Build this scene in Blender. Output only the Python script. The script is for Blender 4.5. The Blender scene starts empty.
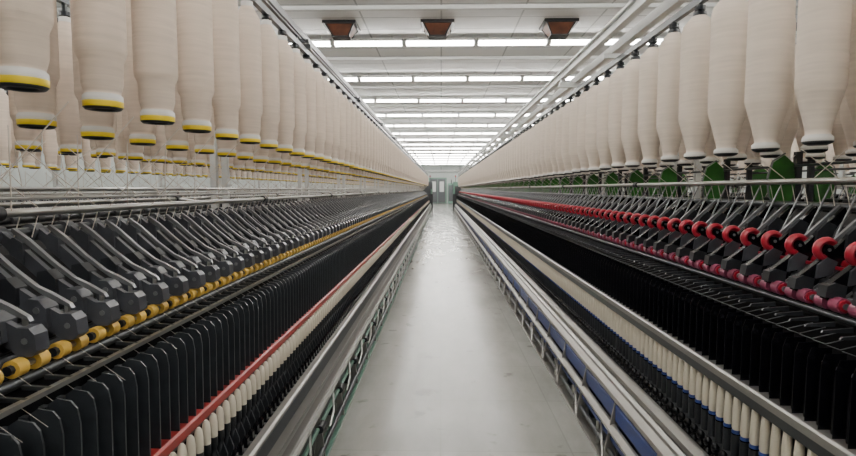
import bpy, math, random
from mathutils import Vector, Matrix
random.seed(7)
P=0.29; Y0=-1.3; YE=38.0; N=int((YE-Y0)/P)
CH=4.1   # ceiling height
# ---------------------------------------------------------------- materials
def mat(name,col,rough=.5,metal=0.0,noise=0.0,nscale=8,bump=0.0,emit=0,spec=.5,stretch=(1,1,1)):
    m=bpy.data.materials.new(name); m.use_nodes=True
    nt=m.node_tree; b=nt.nodes['Principled BSDF']
    b.inputs['Base Color'].default_value=(*col,1); b.inputs['Roughness'].default_value=rough
    b.inputs['Metallic'].default_value=metal; b.inputs['Specular IOR Level'].default_value=spec
    if emit:
        b.inputs['Emission Color'].default_value=(*col,1); b.inputs['Emission Strength'].default_value=emit
    if noise or bump:
        tc=nt.nodes.new('ShaderNodeTexCoord'); mp=nt.nodes.new('ShaderNodeMapping'); mp.inputs['Scale'].default_value=stretch
        n=nt.nodes.new('ShaderNodeTexNoise'); n.inputs['Scale'].default_value=nscale; n.inputs['Detail'].default_value=3
        nt.links.new(tc.outputs['Object'],mp.inputs[0]); nt.links.new(mp.outputs[0],n.inputs['Vector'])
        if noise:
            cr=nt.nodes.new('ShaderNodeValToRGB'); cr.color_ramp.elements[0].position=.3; cr.color_ramp.elements[1].position=.7
            cr.color_ramp.elements[0].color=(*[c*(1-noise) for c in col],1); cr.color_ramp.elements[1].color=(*[min(1,c*(1+noise)) for c in col],1)
            nt.links.new(n.outputs['Fac'],cr.inputs[0]); nt.links.new(cr.outputs[0],b.inputs['Base Color'])
        if bump:
            bp=nt.nodes.new('ShaderNodeBump'); bp.inputs['Strength'].default_value=bump; bp.inputs['Distance'].default_value=.004
            nt.links.new(n.outputs['Fac'],bp.inputs['Height']); nt.links.new(bp.outputs[0],b.inputs['Normal'])
    return m
M={}
M['rov_l']=mat('roving_cotton_warm',(.70,.585,.49),.9,noise=.06,nscale=6,bump=.4,spec=.1,stretch=(1,1,14))
M['rov_r']=mat('roving_cotton_pale',(.72,.625,.535),.9,noise=.06,nscale=6,bump=.4,spec=.1,stretch=(1,1,14))
M['white']=mat('white_plastic',(.62,.60,.57),.4)
M['yellow']=mat('yellow_plastic',(.92,.68,.03),.45)
M['yroll']=mat('yellow_rubber_cot',(.66,.41,.07),.5,noise=.2)
M['dark']=mat('dark_plastic',(.018,.020,.024),.4)
M['slate']=mat('slate_separator_plastic',(.025,.029,.034),.38,noise=.2,nscale=20)
M['arm']=mat('arm_grey_cast',(.055,.058,.068),.34,noise=.25,nscale=15)
M['lever']=mat('lever_grey',(.20,.205,.215),.28,metal=.5)
M['black']=mat('machine_body_shade_black',(.003,.003,.004),.6,spec=.2)  # near-black: paints shade in recesses and under frames; also plain base bodies
M['gloss']=mat('black_gloss',(.004,.004,.006),.25,spec=.35)
M['steel']=mat('brushed_steel',(.42,.42,.40),.3,metal=.9,noise=.1,nscale=5,stretch=(1,.1,1))
M['alu']=mat('satin_aluminium',(.29,.28,.262),.34,metal=.6,noise=.15,nscale=4,stretch=(1,.2,1))
M['dsteel']=mat('dark_steel',(.075,.08,.085),.35,metal=.6)
M['red']=mat('red_painted_rail',(.33,.025,.025),.4)
M['redp']=mat('red_plastic',(.34,.010,.028),.3)
M['pink']=mat('plum_rubber_cot',(.22,.04,.085),.42,noise=.3)
M['blue']=mat('blue_painted_rail',(.015,.04,.20),.4)
M['green']=mat('green_plastic_blade',(.025,.15,.02),.4,noise=.45)
M['pgreen']=mat('pale_green_paint',(.14,.27,.21),.4)
M['cop']=mat('yarn_cop_ivory',(.66,.60,.49),.7)
M['thread']=mat('cotton_thread',(.66,.60,.54),.9)
M['wpaint']=mat('white_painted_steel',(.66,.67,.66),.4,noise=.04)
M['rust']=mat('brown_duct_board',(.13,.045,.022),.6,noise=.5,nscale=7)
M['wall']=mat('white_wall_paint',(.56,.60,.58),.7,noise=.04,nscale=1.5)
M['tube']=mat('fluorescent_tube_glow',(1,.975,.93),.5,emit=32)
M['doorp']=mat('door_grey_green',(.14,.24,.19),.5)
def floor_mat():
    m=bpy.data.materials.new('painted_concrete_floor'); m.use_nodes=True; nt=m.node_tree; b=nt.nodes['Principled BSDF']
    L=nt.links.new; nd=nt.nodes.new
    tc=nd('ShaderNodeTexCoord')
    n1=nd('ShaderNodeTexNoise'); n1.inputs['Scale'].default_value=1.9; n1.inputs['Detail'].default_value=8; n1.inputs['Roughness'].default_value=.65
    n2=nd('ShaderNodeTexNoise'); n2.inputs['Scale'].default_value=5; n2.inputs['Detail'].default_value=7
    mp=nd('ShaderNodeMapping'); mp.inputs['Scale'].default_value=(1,.35,1)
    L(tc.outputs['Object'],mp.inputs[0]); L(mp.outputs[0],n1.inputs['Vector']); L(tc.outputs['Object'],n2.inputs['Vector'])
    cr=nd('ShaderNodeValToRGB'); e=cr.color_ramp.elements
    e[0].position=.3; e[0].color=(.22,.22,.20,1); e[1].position=.68; e[1].color=(.345,.345,.32,1)
    L(n1.outputs['Fac'],cr.inputs[0])
    st=nd('ShaderNodeValToRGB'); s=st.color_ramp.elements; s[0].position=.31; s[0].color=(.3,.3,.28,1); s[1].position=.37; s[1].color=(1,1,1,1)
    L(n2.outputs['Fac'],st.inputs[0])
    mx=nd('ShaderNodeMixRGB'); mx.blend_type='MULTIPLY'; mx.inputs[0].default_value=.6
    L(cr.outputs[0],mx.inputs[1]); L(st.outputs[0],mx.inputs[2])
    br=nd('ShaderNodeTexBrick'); br.offset=0; br.inputs['Scale'].default_value=1; br.inputs['Brick Width'].default_value=.75; br.inputs['Row Height'].default_value=.75
    br.inputs['Mortar Size'].default_value=.005; br.inputs['Color1'].default_value=(1,1,1,1); br.inputs['Color2'].default_value=(.88,.88,.88,1); br.inputs['Mortar'].default_value=(.65,.65,.63,1)
    L(tc.outputs['Object'],br.inputs['Vector'])
    m2=nd('ShaderNodeMixRGB'); m2.blend_type='MULTIPLY'; m2.inputs[0].default_value=.45
    L(mx.outputs[0],m2.inputs[1]); L(br.outputs['Color'],m2.inputs[2]); L(m2.outputs[0],b.inputs['Base Color'])
    mr=nd('ShaderNodeMapRange'); mr.inputs['To Min'].default_value=.10; mr.inputs['To Max'].default_value=.34
    L(n1.outputs['Fac'],mr.inputs[0]); L(mr.outputs[0],b.inputs['Roughness'])
    b.inputs['Specular IOR Level'].default_value=.7
    bp=nd('ShaderNodeBump'); bp.inputs['Strength'].default_value=.15; bp.inputs['Distance'].default_value=.01; L(n1.outputs['Fac'],bp.inputs['Height']); L(bp.outputs[0],b.inputs['Normal'])
    return m
def ceil_mat():
    m=bpy.data.materials.new('white_ceiling_panels'); m.use_nodes=True; nt=m.node_tree; b=nt.nodes['Principled BSDF']
    tc=nt.nodes.new('ShaderNodeTexCoord'); br=nt.nodes.new('ShaderNodeTexBrick'); br.offset=0
    br.inputs['Scale'].default_value=1; br.inputs['Brick Width'].default_value=1.2; br.inputs['Row Height'].default_value=.6
    br.inputs['Mortar Size'].default_value=.014; br.inputs['Color1'].default_value=(.88,.88,.87,1); br.inputs['Color2'].default_value=(.80,.81,.80,1); br.inputs['Mortar'].default_value=(.48,.49,.49,1)
    nt.links.new(tc.outputs['Object'],br.inputs['Vector']); nt.links.new(br.outputs['Color'],b.inputs['Base Color']); b.inputs['Roughness'].default_value=.6
    return m
# ---------------------------------------------------------------- mesh builder
class MB:
    def __init__(s,fx=lambda x:x): s.v=[];s.f=[];s.m=[];s.s=[];s.fx=fx
    def add(s,vs,fs,m,sm=False):
        o=len(s.v); s.v+= [(s.fx(x),y,z) for x,y,z in vs]
        for f in fs: s.f.append(tuple(i+o for i in f)); s.m.append(m); s.s.append(sm)
    def box(s,x0,x1,y0,y1,z0,z1,m):
        s.add([(x0,y0,z0),(x1,y0,z0),(x1,y1,z0),(x0,y1,z0),(x0,y0,z1),(x1,y0,z1),(x1,y1,z1),(x0,y1,z1)],
              [(0,3,2,1),(4,5,6,7),(0,1,5,4),(1,2,6,5),(2,3,7,6),(3,0,4,7)],m)
    def prism(s,pts,y0,y1,m):
        n=len(pts); s.add([(x,y0,z) for x,z in pts]+[(x,y1,z) for x,z in pts],
          [tuple(range(n)),tuple(range(2*n-1,n-1,-1))]+[(i,(i+1)%n,n+(i+1)%n,n+i) for i in range(n)],m)
    def cyl(s,p0,p1,r,m,seg=8,r2=None,cap=True):
        p0=Vector(p0);p1=Vector(p1);d=(p1-p0).normalized(); a=d.orthogonal().normalized(); b=d.cross(a)
        r2=r if r2 is None else r2
        vs=[tuple(p0+(a*math.cos(t)+b*math.sin(t))*r) for t in [2*math.pi*i/seg for i in range(seg)]]
        vs+=[tuple(p1+(a*math.cos(t)+b*math.sin(t))*r2) for t in [2*math.pi*i/seg for i in range(seg)]]
        s.add(vs,[(i,(i+1)%seg,seg+(i+1)%seg,seg+i) for i in range(seg)],m,True)
        if cap:
            o=len(s.v)-2*seg
            for f in (tuple(range(o,o+seg)),tuple(range(o+seg,o+2*seg))): s.f.append(f);s.m.append(m);s.s.append(False)
    def arc(s,cx,y,cz,R,r,a0,a1,n,m,seg=8,sy=1.0):
        vs=[];fs=[]
        for i in range(n+1):
            a=math.radians(a0+(a1-a0)*i/n)
            for k in range(seg):
                b=2*math.pi*k/seg; q=R+r*math.cos(b); vs.append((cx+q*math.cos(a),y+sy*r*math.sin(b),cz+q*math.sin(a)))
        for i in range(n):
            for k in range(seg): fs.append((i*seg+k,i*seg+(k+1)%seg,(i+1)*seg+(k+1)%seg,(i+1)*seg+k))
        fs+= [tuple(range(seg)),tuple(range(n*seg,n*seg+seg))]
        s.add(vs,fs,m,True)
    def tube(s,pts,r,m,seg=6):
        for a,b in zip(pts[:-1],pts[1:]): s.cyl(a,b,r,m,seg)
    def lathe(s,cx,cy,z0,prof,seg=12,rs=1.0):
        o=len(s.v); cs=[(math.cos(2*math.pi*i/seg),math.sin(2*math.pi*i/seg)) for i in range(seg)]
        for r,z,m in prof:
            for c,t in cs: s.v.append((s.fx(cx+r*c*rs),cy+r*t*rs,z0+z))
        for k in range(len(prof)-1):
            for i in range(seg):
                j=(i+1)%seg; s.f.append((o+k*seg+i,o+k*seg+j,o+(k+1)*seg+j,o+(k+1)*seg+i)); s.m.append(prof[k][2]); s.s.append(True)
        s.f.append(tuple(range(o+seg-1,o-1,-1))); s.m.append(prof[0][2]); s.s.append(False)
        k=(len(prof)-1)*seg; s.f.append(tuple(range(o+k,o+k+seg))); s.m.append(prof[-1][2]); s.s.append(False)
    def obj(s,name,parent=None,array=0,loc=(0,0,0),fix=True):
        me=bpy.data.meshes.new(name); me.from_pydata(s.v,[],s.f)
        used=[]; idx=[]
        for m in s.m:
            if m not in used: used.append(m)
            idx.append(used.index(m))
        for u in used: me.materials.append(M[u])
        me.polygons.foreach_set('material_index',idx); me.polygons.foreach_set('use_smooth',s.s)
        if fix:
            import bmesh
            bm=bmesh.new(); bm.from_mesh(me); bmesh.ops.recalc_face_normals(bm,faces=bm.faces); 
            for e in bm.edges:
                if len(e.link_faces)==2 and e.calc_face_angle(0)>.9: e.smooth=False
            bm.to_mesh(me); bm.free()
        ob=bpy.data.objects.new(name,me); bpy.context.collection.objects.link(ob); ob.location=loc
        if parent: ob.parent=parent
        if array:
            a=ob.modifiers.new('repeat','ARRAY'); a.use_relative_offset=False; a.use_constant_offset=True
            a.constant_offset_displace=(0,P*(2 if array=='2' else 1),0); a.count=N//2 if array=='2' else N
        return ob
def empty(name):
    e=bpy.data.objects.new(name,None); bpy.context.collection.objects.link(e); return e
# ---------------------------------------------------------------- bobbins
def prof_left():
    c='rov_l'
    return [(.026,.006,'dark'),(.030,.001,'dsteel'),(.044,0,'dsteel'),(.050,.006,'yellow'),(.051,.022,'white'),(.050,.036,'white'),(.045,.042,c),
            (.047,.050,c),(.052,.070,c),(.054,.130,c),(.0625,.150,c),(.064,.160,c),(.064,.56,c),(.060,.60,c),(.030,.655,'white'),(.028,.68,'white')]
def prof_right():
    c='rov_r'
    return [(.030,-.006,'dark'),(.044,0,'dsteel'),(.048,.006,'white'),(.047,.020,'white'),(.038,.028,c),(.040,.045,c),(.056,.11,c),(.073,.170,c),(.077,.19,c),
            (.077,.60,c),(.070,.635,c),(.032,.68,'dark'),(.028,.70,'dark')]
def bobbins(name,fx,rows,prof,rail_z):
    mb=MB(fx)
    for X,zb,ph,sg in rows:
        k0=int((Y0-ph)/P)
        for k in range(k0,k0+N):
            y=ph+P*k
            if y<Y0+.1 or y>YE-.1: continue
            rs=random.uniform(.94,1.04)
            seg=sg if y<8 else max(8,sg//2)
            mb.lathe(X,y,zb+random.uniform(-.004,.004),prof,seg,rs)
            top=zb+prof[-1][1]
            mb.cyl((X,y,top-.01),(X,y,rail_z),.014,'dsteel',6)
            if y<12: mb.cyl((X,y,top+.01),(X,y,top+.03),.026,'dark',8)
    return mb.obj(name,fix=False)
# ---------------------------------------------------------------- machines
def arm_left(mb,y):
    t=.009
    mb.prism([(.985,1.125),(.985,1.165),(1.04,1.195),(1.10,1.235),(1.20,1.325),(1.275,1.385),(1.30,1.375),(1.225,1.30),(1.12,1.20),(1.06,1.145),(1.02,1.12)],y-t,y+t,'arm')
    mb.prism([(.945,1.12),(.948,1.160),(.962,1.176),(.990,1.176),(1.004,1.160),(1.004,1.12),(.985,1.108),(.958,1.108)],y-.022,y+.022,'arm')
    mb.prism([(1.022,1.14),(1.026,1.190),(1.045,1.212),(1.072,1.215),(1.085,1.20),(1.078,1.155),(1.05,1.135)],y-.025,y+.025,'arm')
    mb.prism([(1.105,1.195),(1.105,1.242),(1.13,1.268),(1.158,1.262),(1.160,1.235),(1.14,1.205)],y-.020,y+.020,'dark')
    mb.prism([(1.20,1.285),(1.20,1.345),(1.225,1.362),(1.245,1.352),(1.24,1.315)],y-.016,y+.016,'arm')
    mb.prism([(.968,1.188),(.975,1.200),(1.02,1.226),(1.06,1.245),(1.12,1.292),(1.19,1.356),(1.235,1.388),(1.240,1.378),(1.20,1.345),(1.12,1.278),(1.05,1.226),(1.0,1.20)],y-.007,y+.007,'lever')
    mb.cyl((.985,y,1.176),(.985,y,1.196),.007,'steel',6)
    mb.cyl((1.05,y-.027,1.185),(1.05,y+.027,1.185),.009,'lever',8)
    mb.cyl((.972,y-.0235,1.145),(.972,y+.0235,1.145),.008,'lever',8)
    mb.cyl((1.29,y-.020,1.365),(1.29,y+.020,1.365),.028,'arm',10)
    for sx in (-1,1):
        a=y+sx*.018; b=y+sx*.050
        mb.cyl((.985,a,1.086),(.985,b,1.086),.0215,'yroll',12); mb.cyl((.985,b,1.086),(.985,b+sx*.012,1.086),.012,'dark',8)
        mb.cyl((1.055,a,1.122),(1.055,b,1.122),.019,'dark',8)
        mb.cyl((1.12,a,1.165),(1.12,b,1.165),.017,'slate',8)
    mb.cyl((.985,y-.05,1.086),(.985,y+.05,1.086),.008,'steel',6)
NS=5
def frame_left(fx,root,lower=True,fine=True):
    F=lambda:MB(fx); L0,L1=Y0,YE
    m=F()
    for i in range(2): arm_left(m,(i+.5)*P/2)
    m.obj('drafting_arms',root,1,(0,Y0,0))
    m=F()
    for i in range(4):
        y=(i+.5)*P/4
        m.cyl((1.24,y,1.43),(1.27,y+.004,1.35),.0016,'thread',4,cap=False)
        m.prism([(.90,1.035),(.905,1.042),(.97,1.046),(.97,1.035)],y-.005,y+.005,'dsteel')
        m.cyl((.985,y,1.07),(.86,y,.98),.0009,'thread',3,cap=False)
    m.tube([(.94,.05,1.72),(1.21,.05,1.435)],.0018,'thread',4)
    m.tube([(1.22,.2,1.68),(1.24,.22,1.435)],.0018,'thread',4)
    m.tube([(1.62,.14,1.68),(1.30,.12,1.435)],.0018,'thread',4)
    m.obj('roving_strands',root,1,(0,Y0,0))
    r=F()
    r.cyl((1.25,L0,1.43),(1.25,L1,1.43),.013,'steel',10)
    r.cyl((1.29,L0,1.365),(1.29,L1,1.365),.016,'dsteel',8)
    r.cyl((1.40,L0,1.50),(1.40,L1,1.50),.008,'steel',6)
    r.cyl((1.10,L0,1.475),(1.10,L1,1.475),.005,'steel',6)
    r.cyl((.985,L0,1.050),(.985,L1,1.050),.014,'dsteel',8)
    r.cyl((1.055,L0,1.083),(1.055,L1,1.083),.015,'dsteel',8)
    r.cyl((1.12,L0,1.13),(1.12,L1,1.13),.015,'dsteel',8)
    r.box(.900,.914,L0,L1,1.030,1.042,'steel')
    r.prism([(.99,.30),(.99,1.03),(1.16,1.10),(1.32,1.30),(1.42,1.36),(1.5,1.36),(1.5,.30)],L0,L1,'black')  # black solid paints the dark interior behind separators and under rollers
    for X in (.94,1.22): 
        r.box(X-.014,X+.014,L0,L1,2.43,2.465,'dsteel')
    r.obj('long_rails',root)
    c=F(); y=L0+.45
    while y<L1:
        c.box(1.50,1.54,y-.02,y+.02,1.3,2.47,'wpaint')
        c.box(.90,1.55,y-.012,y+.012,2.465,2.495,'dsteel')
        c.tube([(1.25,y,1.43),(1.50,y,1.40)],.010,'steel',6)
        c.cyl((1.25,y-.03,1.43),(1.25,y+.03,1.43),.022,'dark',10)
        y+=P*8
    c.obj('creel_posts',root)
    if not lower:
        b=F(); b.box(.95,1.5,L0,L1,0,1.0,'black'); b.obj('base_body',root); return
    m=F()
    for i in range(NS):
        y=(i+.5)*P/NS
        m.lathe(.815,y,.40,[(.010,0,'dark'),(.017,.01,'dark'),(.017,.04,'dark'),(.010,.045,'dark'),(.010,.07,'dark'),(.016,.075,'dark'),(.016,.15,'dark'),(.011,.155,'dark'),(.011,.175,'dark'),(.015,.18,'dark'),(.015,.215,'cop'),(.0155,.22,'cop'),(.0150,.265,'cop'),(.012,.29,'cop'),(.005,.30,'cop')],10)
        m.prism([(.752,.49),(.754,.525),(.764,.540),(.774,.525),(.776,.49)],y-.010,y+.010,'gloss')
        m.prism([(.78,.44),(.775,.54),(.79,.58),(.80,.54),(.80,.44)],y+.020,y+.028,'dark')
    m.obj('ring_spindles',root,1,(0,Y0,0))
    m=F()
    for i in range(NS):
        y=i*P/NS
        m.prism([(.835,.728),(.832,.96),(.838,.995),(.852,1.012),(.885,1.018),(.905,1.005),(.912,.98),(.912,.728)],y-.0025,y+.0025,'slate')
        m.prism([(.905,.728),(.905,1.0),(.925,1.0),(.925,.728)],y-.009,y+.009,'slate')
    m.obj('balloon_separators',root,1,(0,Y0,0))
    r=F()
    r.prism([(.826,.695),(.826,.722),(.834,.728),(.90,.728),(.90,.695)],L0,L1,'red')
    r.box(.836,.90,L0,L1,.675,.695,'dsteel')
    r.box(.775,.90,L0,L1,.36,.41,'dsteel')
    r.prism([(.745,.47),(.745,.49),(.80,.49),(.80,.47)],L0,L1,'dsteel')
    r.prism([(.655,.32),(.655,.345),(.712,.49),(.722,.497),(.748,.497),(.748,.48),(.727,.478),(.675,.32)],L0,L1,'alu')
    r.prism([(.690,.442),(.686,.447),(.703,.487),(.707,.483)],L0,L1,'dsteel')
    r.prism([(.668,.382),(.664,.387),(.670,.402),(.674,.398)],L0,L1,'steel')
    r.box(.640,.668,L0,L1,.300,.322,'steel')
    r.box(.70,.735,L0,L1,.16,.26,'dsteel')
    r.cyl((.665,L0,.20),(.665,L1,.20),.013,'pgreen',8)
    r.cyl((.645,L0,.075),(.645,L1,.075),.016,'dsteel',8)
    r.box(.632,.70,L0,L1,.0,.02,'pgreen')
    r.box(.80,1.1,L0,L1,.0,.36,'black')  # black block paints the darkness under the machine
    r.obj('lower_rails',root)
    m=F(); y=.1
    m.prism([(.632,.02),(.640,.10),(.668,.30),(.70,.30),(.68,.10),(.70,.02)],y-.008,y+.008,'alu')
    m.prism([(.70,.02),(.70,.3),(.80,.36),(.80,.02)],y-.01,y+.01,'dark')
    m.cyl((.655,y-.04,.2),(.655,y+.04,.2),.022,'dark',8)
    m.tube([(.66,y+.25,.09),(.645,y+.30,.17),(.66,y+.35,.30)],.008,'steel',6)
    m.obj('rail_brackets',root,'2',(0,Y0,0))

def arm_right(mb,y):
    t=.011
    mb.prism([(1.175,1.165),(1.175,1.20),(1.22,1.235),(1.30,1.30),(1.40,1.40),(1.45,1.45),(1.47,1.44),(1.42,1.36),(1.33,1.25),(1.26,1.18),(1.21,1.15)],y-t,y+t,'gloss')
    mb.prism([(1.17,1.17),(1.175,1.205),(1.20,1.215),(1.235,1.205),(1.23,1.165)],y-.020,y+.020,'dark')
    mb.prism([(1.33,1.30),(1.335,1.35),(1.37,1.385),(1.40,1.37),(1.38,1.31)],y-.022,y+.022,'dark')
    mb.prism([(1.24,1.205),(1.245,1.25),(1.275,1.275),(1.31,1.26),(1.29,1.215)],y-.019,y+.019,'arm')
    mb.prism([(1.30,1.330),(1.42,1.445),(1.426,1.437),(1.306,1.318)],y-.006,y+.006,'lever')
    mb.prism([(1.22,1.16),(1.34,1.26),(1.46,1.435),(1.465,1.432),(1.345,1.255),(1.224,1.155)],y-.014,y-.010,'lever')
    mb.arc(1.280,y,1.300,.030,.0125,40,262,10,'redp',8,1.25)
    mb.cyl((1.280,y-.016,1.30),(1.280,y+.016,1.30),.017,'gloss',10)
    mb.cyl((1.280,y-.018,1.30),(1.280,y+.018,1.30),.006,'lever',6)
    for sx in (-1,1):
        a=y+sx*.012; b=y+sx*.050
        mb.cyl((1.205,a,1.150),(1.205,b,1.150),.0235,'pink',12)
        mb.cyl((1.205,b,1.150),(1.205,b+sx*.007,1.150),.019,'redp',8)
        mb.cyl((1.205,b+sx*.007,1.150),(1.205,b+sx*.014,1.150),.010,'lever',8)
        mb.cyl((1.27,a,1.19),(1.27,b,1.19),.017,'dark',8)
        mb.cyl((1.34,a,1.25),(1.34,b,1.25),.018,'redp',8)
def frame_right(fx,root,lower=True):
    F=lambda:MB(fx); L0,L1=Y0,YE
    m=F()
    for i in range(2): arm_right(m,(i+.5)*P/2)
    m.obj('drafting_arms',root,1,(0,Y0,0))
    m=F()
    for i in range(4):
        y=(i+.5)*P/4
        m.cyl((1.41,y,1.53),(1.44,y+.01,1.43),.0014,'thread',4,cap=False)
        m.prism([(1.10,1.085),(1.105,1.092),(1.19,1.10),(1.19,1.085)],y-.004,y+.004,'dark')
    for i in range(2):
        y=(i+.5)*P/2+.05
        m.tube([(1.43,y,1.53),(1.34,y-.01,1.34)],.0035,'lever',5)
    m.tube([(1.25,.05,1.65),(1.40,.05,1.535)],.0018,'thread',4)
    m.tube([(1.53,.2,1.65),(1.42,.22,1.535)],.0018,'thread',4)
    m.obj('roving_strands',root,1,(0,Y0,0))
    g=F(); y=.2
    g.prism([(1.475,1.39),(1.42,1.47),(1.412,1.55),(1.43,1.615),(1.475,1.645),(1.515,1.61),(1.525,1.52),(1.51,1.44)],y-.010,y+.010,'green')
    g.tube([(1.47,y-.012,1.39),(1.412,y-.012,1.47),(1.404,y-.012,1.55),(1.424,y-.012,1.62),(1.475,y-.012,1.653)],.004,'lever',4)
    g.box(1.525,1.55,y-.012,y+.012,1.40,1.66,'dark')
    g.obj('green_guide_blades',root,'2',(0,Y0,0))
    r=F()
    r.cyl((1.41,L0,1.53),(1.41,L1,1.53),.012,'steel',10)
    r.cyl((1.45,L0,1.435),(1.45,L1,1.435),.015,'dsteel',8)
    r.cyl((1.205,L0,1.112),(1.205,L1,1.112),.010,'dsteel',8)
    r.cyl((1.27,L0,1.155),(1.27,L1,1.155),.013,'dsteel',8)
    r.box(1.30,1.312,L0,L1,1.235,1.245,'redp')
    r.cyl((1.52,L0,1.60),(1.52,L1,1.60),.006,'dsteel',6)
    r.prism([(1.24,.30),(1.24,1.08),(1.36,1.16),(1.50,1.36),(1.66,1.40),(1.66,.30)],L0,L1,'black')  # shaded machine interior, painted as a black solid
    for X in (1.25,1.53): r.box(X-.014,X+.014,L0,L1,2.39,2.425,'dsteel')
    r.obj('long_rails',root)
    c=F(); y=L0+.60
    while y<L1:
        c.box(1.66,1.70,y-.02,y+.02,1.3,2.45,'wpaint')
        c.box(1.15,1.70,y-.012,y+.012,2.425,2.455,'wpaint')
        c.tube([(1.41,y,1.53),(1.68,y,1.50)],.010,'steel',6)
        c.cyl((1.41,y-.03,1.53),(1.41,y+.03,1.53),.02,'dark',10)
        y+=P*8
    c.obj('creel_posts',root)
    if not lower:
        b=F(); b.box(1.2,1.7,L0,L1,0,1.0,'black'); b.obj('base_body',root); return
    m=F()
    for i in range(NS):
        y=(i+.5)*P/NS
        m.lathe(1.055,y,.44,[(.008,0,'gloss'),(.016,.006,'gloss'),(.019,.02,'gloss'),(.016,.035,'gloss'),(.009,.042,'gloss'),(.009,.05,'dark'),(.015,.055,'gloss'),(.015,.075,'gloss'),(.006,.085,'gloss')],10)
        m.lathe(1.10,y,.50,[(.010,0,'dark'),(.017,.005,'dark'),(.017,.09,'gloss'),(.0165,.095,'blue'),(.0165,.104,'blue'),(.014,.108,'cop'),(.0165,.115,'cop'),(.0155,.18,'cop'),(.011,.25,'cop'),(.010,.27,'cop')],10)
        m.lathe(1.12,y,.80,[(.012,0,'gloss'),(.014,.02,'gloss'),(.012,.16,'gloss'),(.008,.19,'lever'),(.006,.20,'lever')],8)
        m.prism([(1.09,.80),(1.09,1.0),(1.10,1.03),(1.16,1.03),(1.16,.80)],y+P/(2*NS)-.001,y+P/(2*NS)+.001,'gloss')
        m.tube([(1.09,y+.01,1.06),(1.12,y,1.05),(1.20,y,1.07)],.0015,'lever',4)
    m.obj('ring_spindles',root,1,(0,Y0,0))
    r=F()
    r.prism([(1.075,.775),(1.075,.80),(1.082,.806),(1.16,.806),(1.16,.775)],L0,L1,'alu')
    r.box(1.085,1.16,L0,L1,.735,.775,'dsteel')
    r.box(1.07,1.15,L0,L1,.49,.505,'dsteel')
    r.box(1.02,1.10,L0,L1,.41,.44,'dsteel')
    r.prism([(.985,.44),(.985,.465),(1.02,.475),(1.035,.475),(1.035,.44)],L0,L1,'alu')
    r.prism([(.935,.36),(.935,.385),(.962,.409),(.966,.404),(.97,.418),(.985,.43),(1.0,.43),(1.0,.41),(.955,.36)],L0,L1,'alu')
    r.prism([(.945,.25),(.94,.255),(.94,.335),(.945,.34),(.96,.34),(.96,.25)],L0,L1,'blue')
    r.prism([(.90,.20),(.90,.215),(.925,.235),(.94,.235),(.94,.20)],L0,L1,'alu')
    r.box(.915,.935,L0,L1,.15,.17,'blue')
    r.cyl((.91,L0,.09),(.91,L1,.09),.016,'dsteel',8)
    r.cyl((.96,L0,.14),(.96,L1,.14),.020,'pgreen',8)
    r.box(.885,.96,L0,L1,0,.02,'alu')
    r.box(1.05,1.3,L0,L1,0,.41,'black')  # dark space below the frame, painted as a black block
    r.obj('lower_rails',root)
    m=F(); y=.1
    m.prism([(.885,.02),(.89,.10),(.94,.36),(.97,.36),(.94,.10),(.96,.02)],y-.008,y+.008,'alu')
    m.prism([(.96,.02),(.96,.36),(1.05,.41),(1.05,.02)],y-.01,y+.01,'dark')
    m.tube([(.885,y+.02,.03),(.90,y+.10,.13),(.93,y+.18,.19),(.93,y+.30,.2)],.009,'steel',6)
    m.tube([(.91,y+.2,.03),(.91,y+.2,.16)],.010,'steel',6)
    m.cyl((.95,y-.05,.14),(.95,y+.05,.14),.030,'dark',8)
    m.obj('rail_brackets',root,'2',(0,Y0,0))
def cabinet(fx,a,b,root,col):
    m=MB(fx)
    m.box(a,b,YE,YE+1.6,.06,2.0,col); m.box(a+.03,b-.03,YE+.03,YE+1.57,0,.06,'dark')
    m.box(a+.1,a+.6,YE-.015,YE,.4,1.7,'dsteel'); m.box(a-.012,a,YE+.2,YE+1.4,.3,1.8,'dsteel'); m.cyl((a+.15,YE+.2,2.0),(a+.15,YE+.2,2.35),.02,'dsteel'); m.cyl((a+.15,YE+.2,2.35),(a+.15,YE+.2,2.45),.05,'redp',10)
    m.box(a-.05,a+.25,YE-.3,YE-.02,0,1.15,'dark'); m.box(a-.04,a+.1,YE-.32,YE-.02,1.15,1.5,'pgreen')
    m.obj('headstock_cabinet',root)

XL=1.56; XR=1.76
l=lambda x:-x; lb=lambda x:-(2*XL-x)
rr=lambda x:x; rb=lambda x:(2*XR-x)
e=empty('ring_spinning_frame'); frame_left(l,e); frame_left(lb,e,False); cabinet(l,.62,2.5,e,'dsteel')
e=empty('ring_spinning_frame'); frame_right(rr,e); frame_right(rb,e,False); cabinet(rr,.87,2.65,e,'pgreen')
e=empty('ring_spinning_frame'); frame_left(lambda x:-(x+2.9),e,False)
e=empty('ring_spinning_frame'); frame_right(lambda x:(x+2.9),e,False)
bobbins('roving_bobbins',l,[(.94,1.72,1.211,28),(1.22,1.68,1.62-.29*2,24),(1.90,1.68,1.3,16),(2.18,1.70,1.1,16)],prof_left(),2.44)
bobbins('roving_bobbins',rr,[(1.25,1.65,2.13,28),(1.53,1.65,1.98,24),(1.99,1.66,1.2,16),(2.27,1.66,1.1,16)],prof_right(),2.40)
bobbins('roving_bobbins',lambda x:-x,[(3.84,1.70,1.2,12),(4.12,1.70,1.35,12)],prof_left(),2.44)
bobbins('roving_bobbins',rr,[(4.15,1.66,1.2,12),(4.43,1.66,1.35,12)],prof_right(),2.40)
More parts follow.
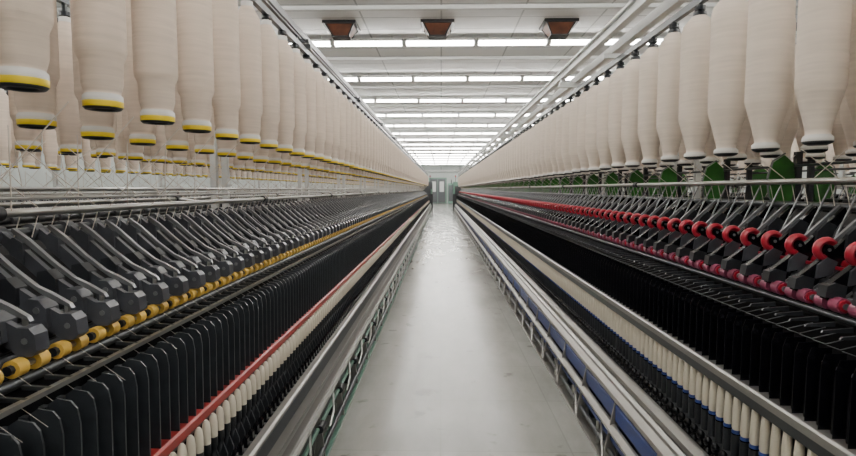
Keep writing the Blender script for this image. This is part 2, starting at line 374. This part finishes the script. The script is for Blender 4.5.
# ---------------------------------------------------------------- overhead cleaner tracks
t=MB()
t.box(-1.00,-.975,Y0,YE,2.54,2.58,'dsteel'); t.box(-.93,-.915,Y0,YE,2.50,2.54,'dsteel')
y=Y0+.4
while y<YE:
    t.box(-1.54,-.90,y-.015,y+.015,2.495,2.515,'dsteel'); t.box(-1.54,-1.50,y-.02,y+.02,2.4,2.5,'dsteel'); t.box(-.995,-.98,y-.01,y+.01,2.51,2.54,'dsteel'); y+=P*8
t.obj('overhead_cleaner_track')
t=MB()
t.box(1.12,1.17,Y0,YE,2.53,2.545,'wpaint'); t.box(1.14,1.15,Y0,YE,2.545,2.60,'wpaint'); t.box(1.12,1.17,Y0,YE,2.60,2.615,'wpaint')
t.box(1.26,1.31,Y0,YE,2.50,2.56,'wpaint')
y=Y0+.7+P*4
while y<YE:
    t.box(1.11,1.70,y-.015,y+.015,2.455,2.50,'wpaint'); t.box(1.125,1.165,y-.02,y+.02,2.49,2.53,'wpaint'); t.box(1.66,1.70,y-.02,y+.02,2.4,2.47,'dsteel')
    y+=P*16
t.obj('overhead_cleaner_track')
# ---------------------------------------------------------------- room
def plane_box(name,x0,x1,y0,y1,z0,z1,m):
    b=MB(); b.box(x0,x1,y0,y1,z0,z1,'wall'); o=b.obj(name)
    if m: o.data.materials[0]=m
    return o
W=7.0; YB=-3.5; YF=58
plane_box('floor',-W,W,YB,YF,-.1,0,floor_mat())
plane_box('ceiling',-W,W,YB,YF,CH,CH+.1,ceil_mat())
plane_box('wall_left',-W-.1,-W,YB,YF,0,CH,None); plane_box('wall_right',W,W+.1,YB,YF,0,CH,None)
plane_box('wall_back',-W,W,YF,YF+.1,0,CH,None); plane_box('wall_front',-W,W,YB-.1,YB,0,CH,None)
d=MB(); cx=-.35
d.box(cx-.95,cx+.95,YF-.09,YF-.03,0,2.7,'doorp'); d.box(cx-.80,cx-.03,YF-.12,YF-.09,.05,2.55,'dsteel'); d.box(cx+.03,cx+.80,YF-.12,YF-.09,.05,2.55,'dsteel'); d.box(cx-.65,cx-.2,YF-.13,YF-.12,1.2,2.3,'wpaint'); d.box(cx+.2,cx+.65,YF-.13,YF-.12,1.2,2.3,'wpaint'); d.obj('door_1')
d=MB(); d.box(.75,1.5,YF-.6,YF-.05,0,2.1,'pgreen'); d.box(.8,1.45,YF-.62,YF-.6,.2,1.9,'dsteel'); d.cyl((1.1,YF-.3,2.1),(1.1,YF-.3,2.5),.05,'dsteel'); d.obj('electrical_cabinet')
d=MB(); d.cyl((-W+.1,YF-.4,3.4),(W-.1,YF-.4,3.4),.12,'wpaint',10)
for x in (-6,-4,-2,0,2,4,6): d.box(x-.02,x+.02,YF-.42,YF-.38,3.5,CH,'dsteel')
d.obj('ventilation_duct')
# lights
y=-2.6; rows=[]
while y<YF-1:
    rows.append(y); y+=3.0
for y in rows:
    m=MB()
    for k in range(-4,5):
        x=k*1.22-.02
        m.prism([(x-.60,CH-.10),(x-.60,CH-.06),(x+.60,CH-.06),(x+.60,CH-.10)],y-.09,y+.09,'wpaint')
        m.cyl((x-.57,y-.055,CH-.13),(x+.57,y-.055,CH-.13),.024,'tube',8)
        m.cyl((x-.57,y+.055,CH-.13),(x+.57,y+.055,CH-.13),.024,'tube',8)
        for sx in (-.588,.588): m.box(x+sx-.016,x+sx+.016,y-.09,y+.09,CH-.165,CH-.06,'wpaint')
        for sx in (-.4,.4): m.box(x+sx-.01,x+sx+.01,y-.01,y+.01,CH-.06,CH,'wpaint')
    m.obj('fluorescent_light_row')
m=MB()
y=-1.1
while y<YF-1:
    m.box(-W,W,y-.04,y+.04,CH-.05,CH,'wpaint'); y+=3.0
m.obj('trim_1')
def vent(x,y):
    m=MB(); w,b=.24,.12; z1=CH; z0=CH-.20
    top=[(x-w,y-w,z1),(x+w,y-w,z1),(x+w,y+w,z1),(x-w,y+w,z1)]; bot=[(x-b,y-b,z0),(x+b,y-b,z0),(x+b,y+b,z0),(x-b,y+b,z0)]
    m.add(top+bot,[(0,1,5,4),(1,2,6,5),(2,3,7,6),(3,0,4,7),(4,5,6,7),(3,2,1,0)],'rust')
    m.box(x-w-.02,x+w+.02,y-w-.02,y+w+.02,z1-.045,z1-.001,'dark')
    m.box(x-b-.02,x+b+.02,y-b-.02,y+b+.02,z0-.015,z0,'dark')
    for (px,py) in [(-1,-1),(1,-1),(1,1),(-1,1)]: m.tube([(x+px*w,y+py*w,z1),(x+px*b,y+py*b,z0)],.014,'dark',5)
    m.obj('ceiling_air_vent')
for x in (-1.58,-.06,1.84): vent(x,8.75)
# ---------------------------------------------------------------- camera
cd=bpy.data.cameras.new('camera'); cam=bpy.data.objects.new('camera',cd); bpy.context.collection.objects.link(cam)
f=540.; cd.sensor_width=36; cd.lens=f/856*36; cd.clip_start=.02; cd.clip_end=200
cam.location=(0,0,1.5)
cam.rotation_euler=(math.radians(90)-math.atan(39/f),0,math.atan(13/f))
bpy.context.scene.camera=cam
w=bpy.data.worlds.new('world'); bpy.context.scene.world=w; w.use_nodes=True; w.node_tree.nodes['Background'].inputs[0].default_value=(.8,.85,.9,1); w.node_tree.nodes['Background'].inputs[1].default_value=.3
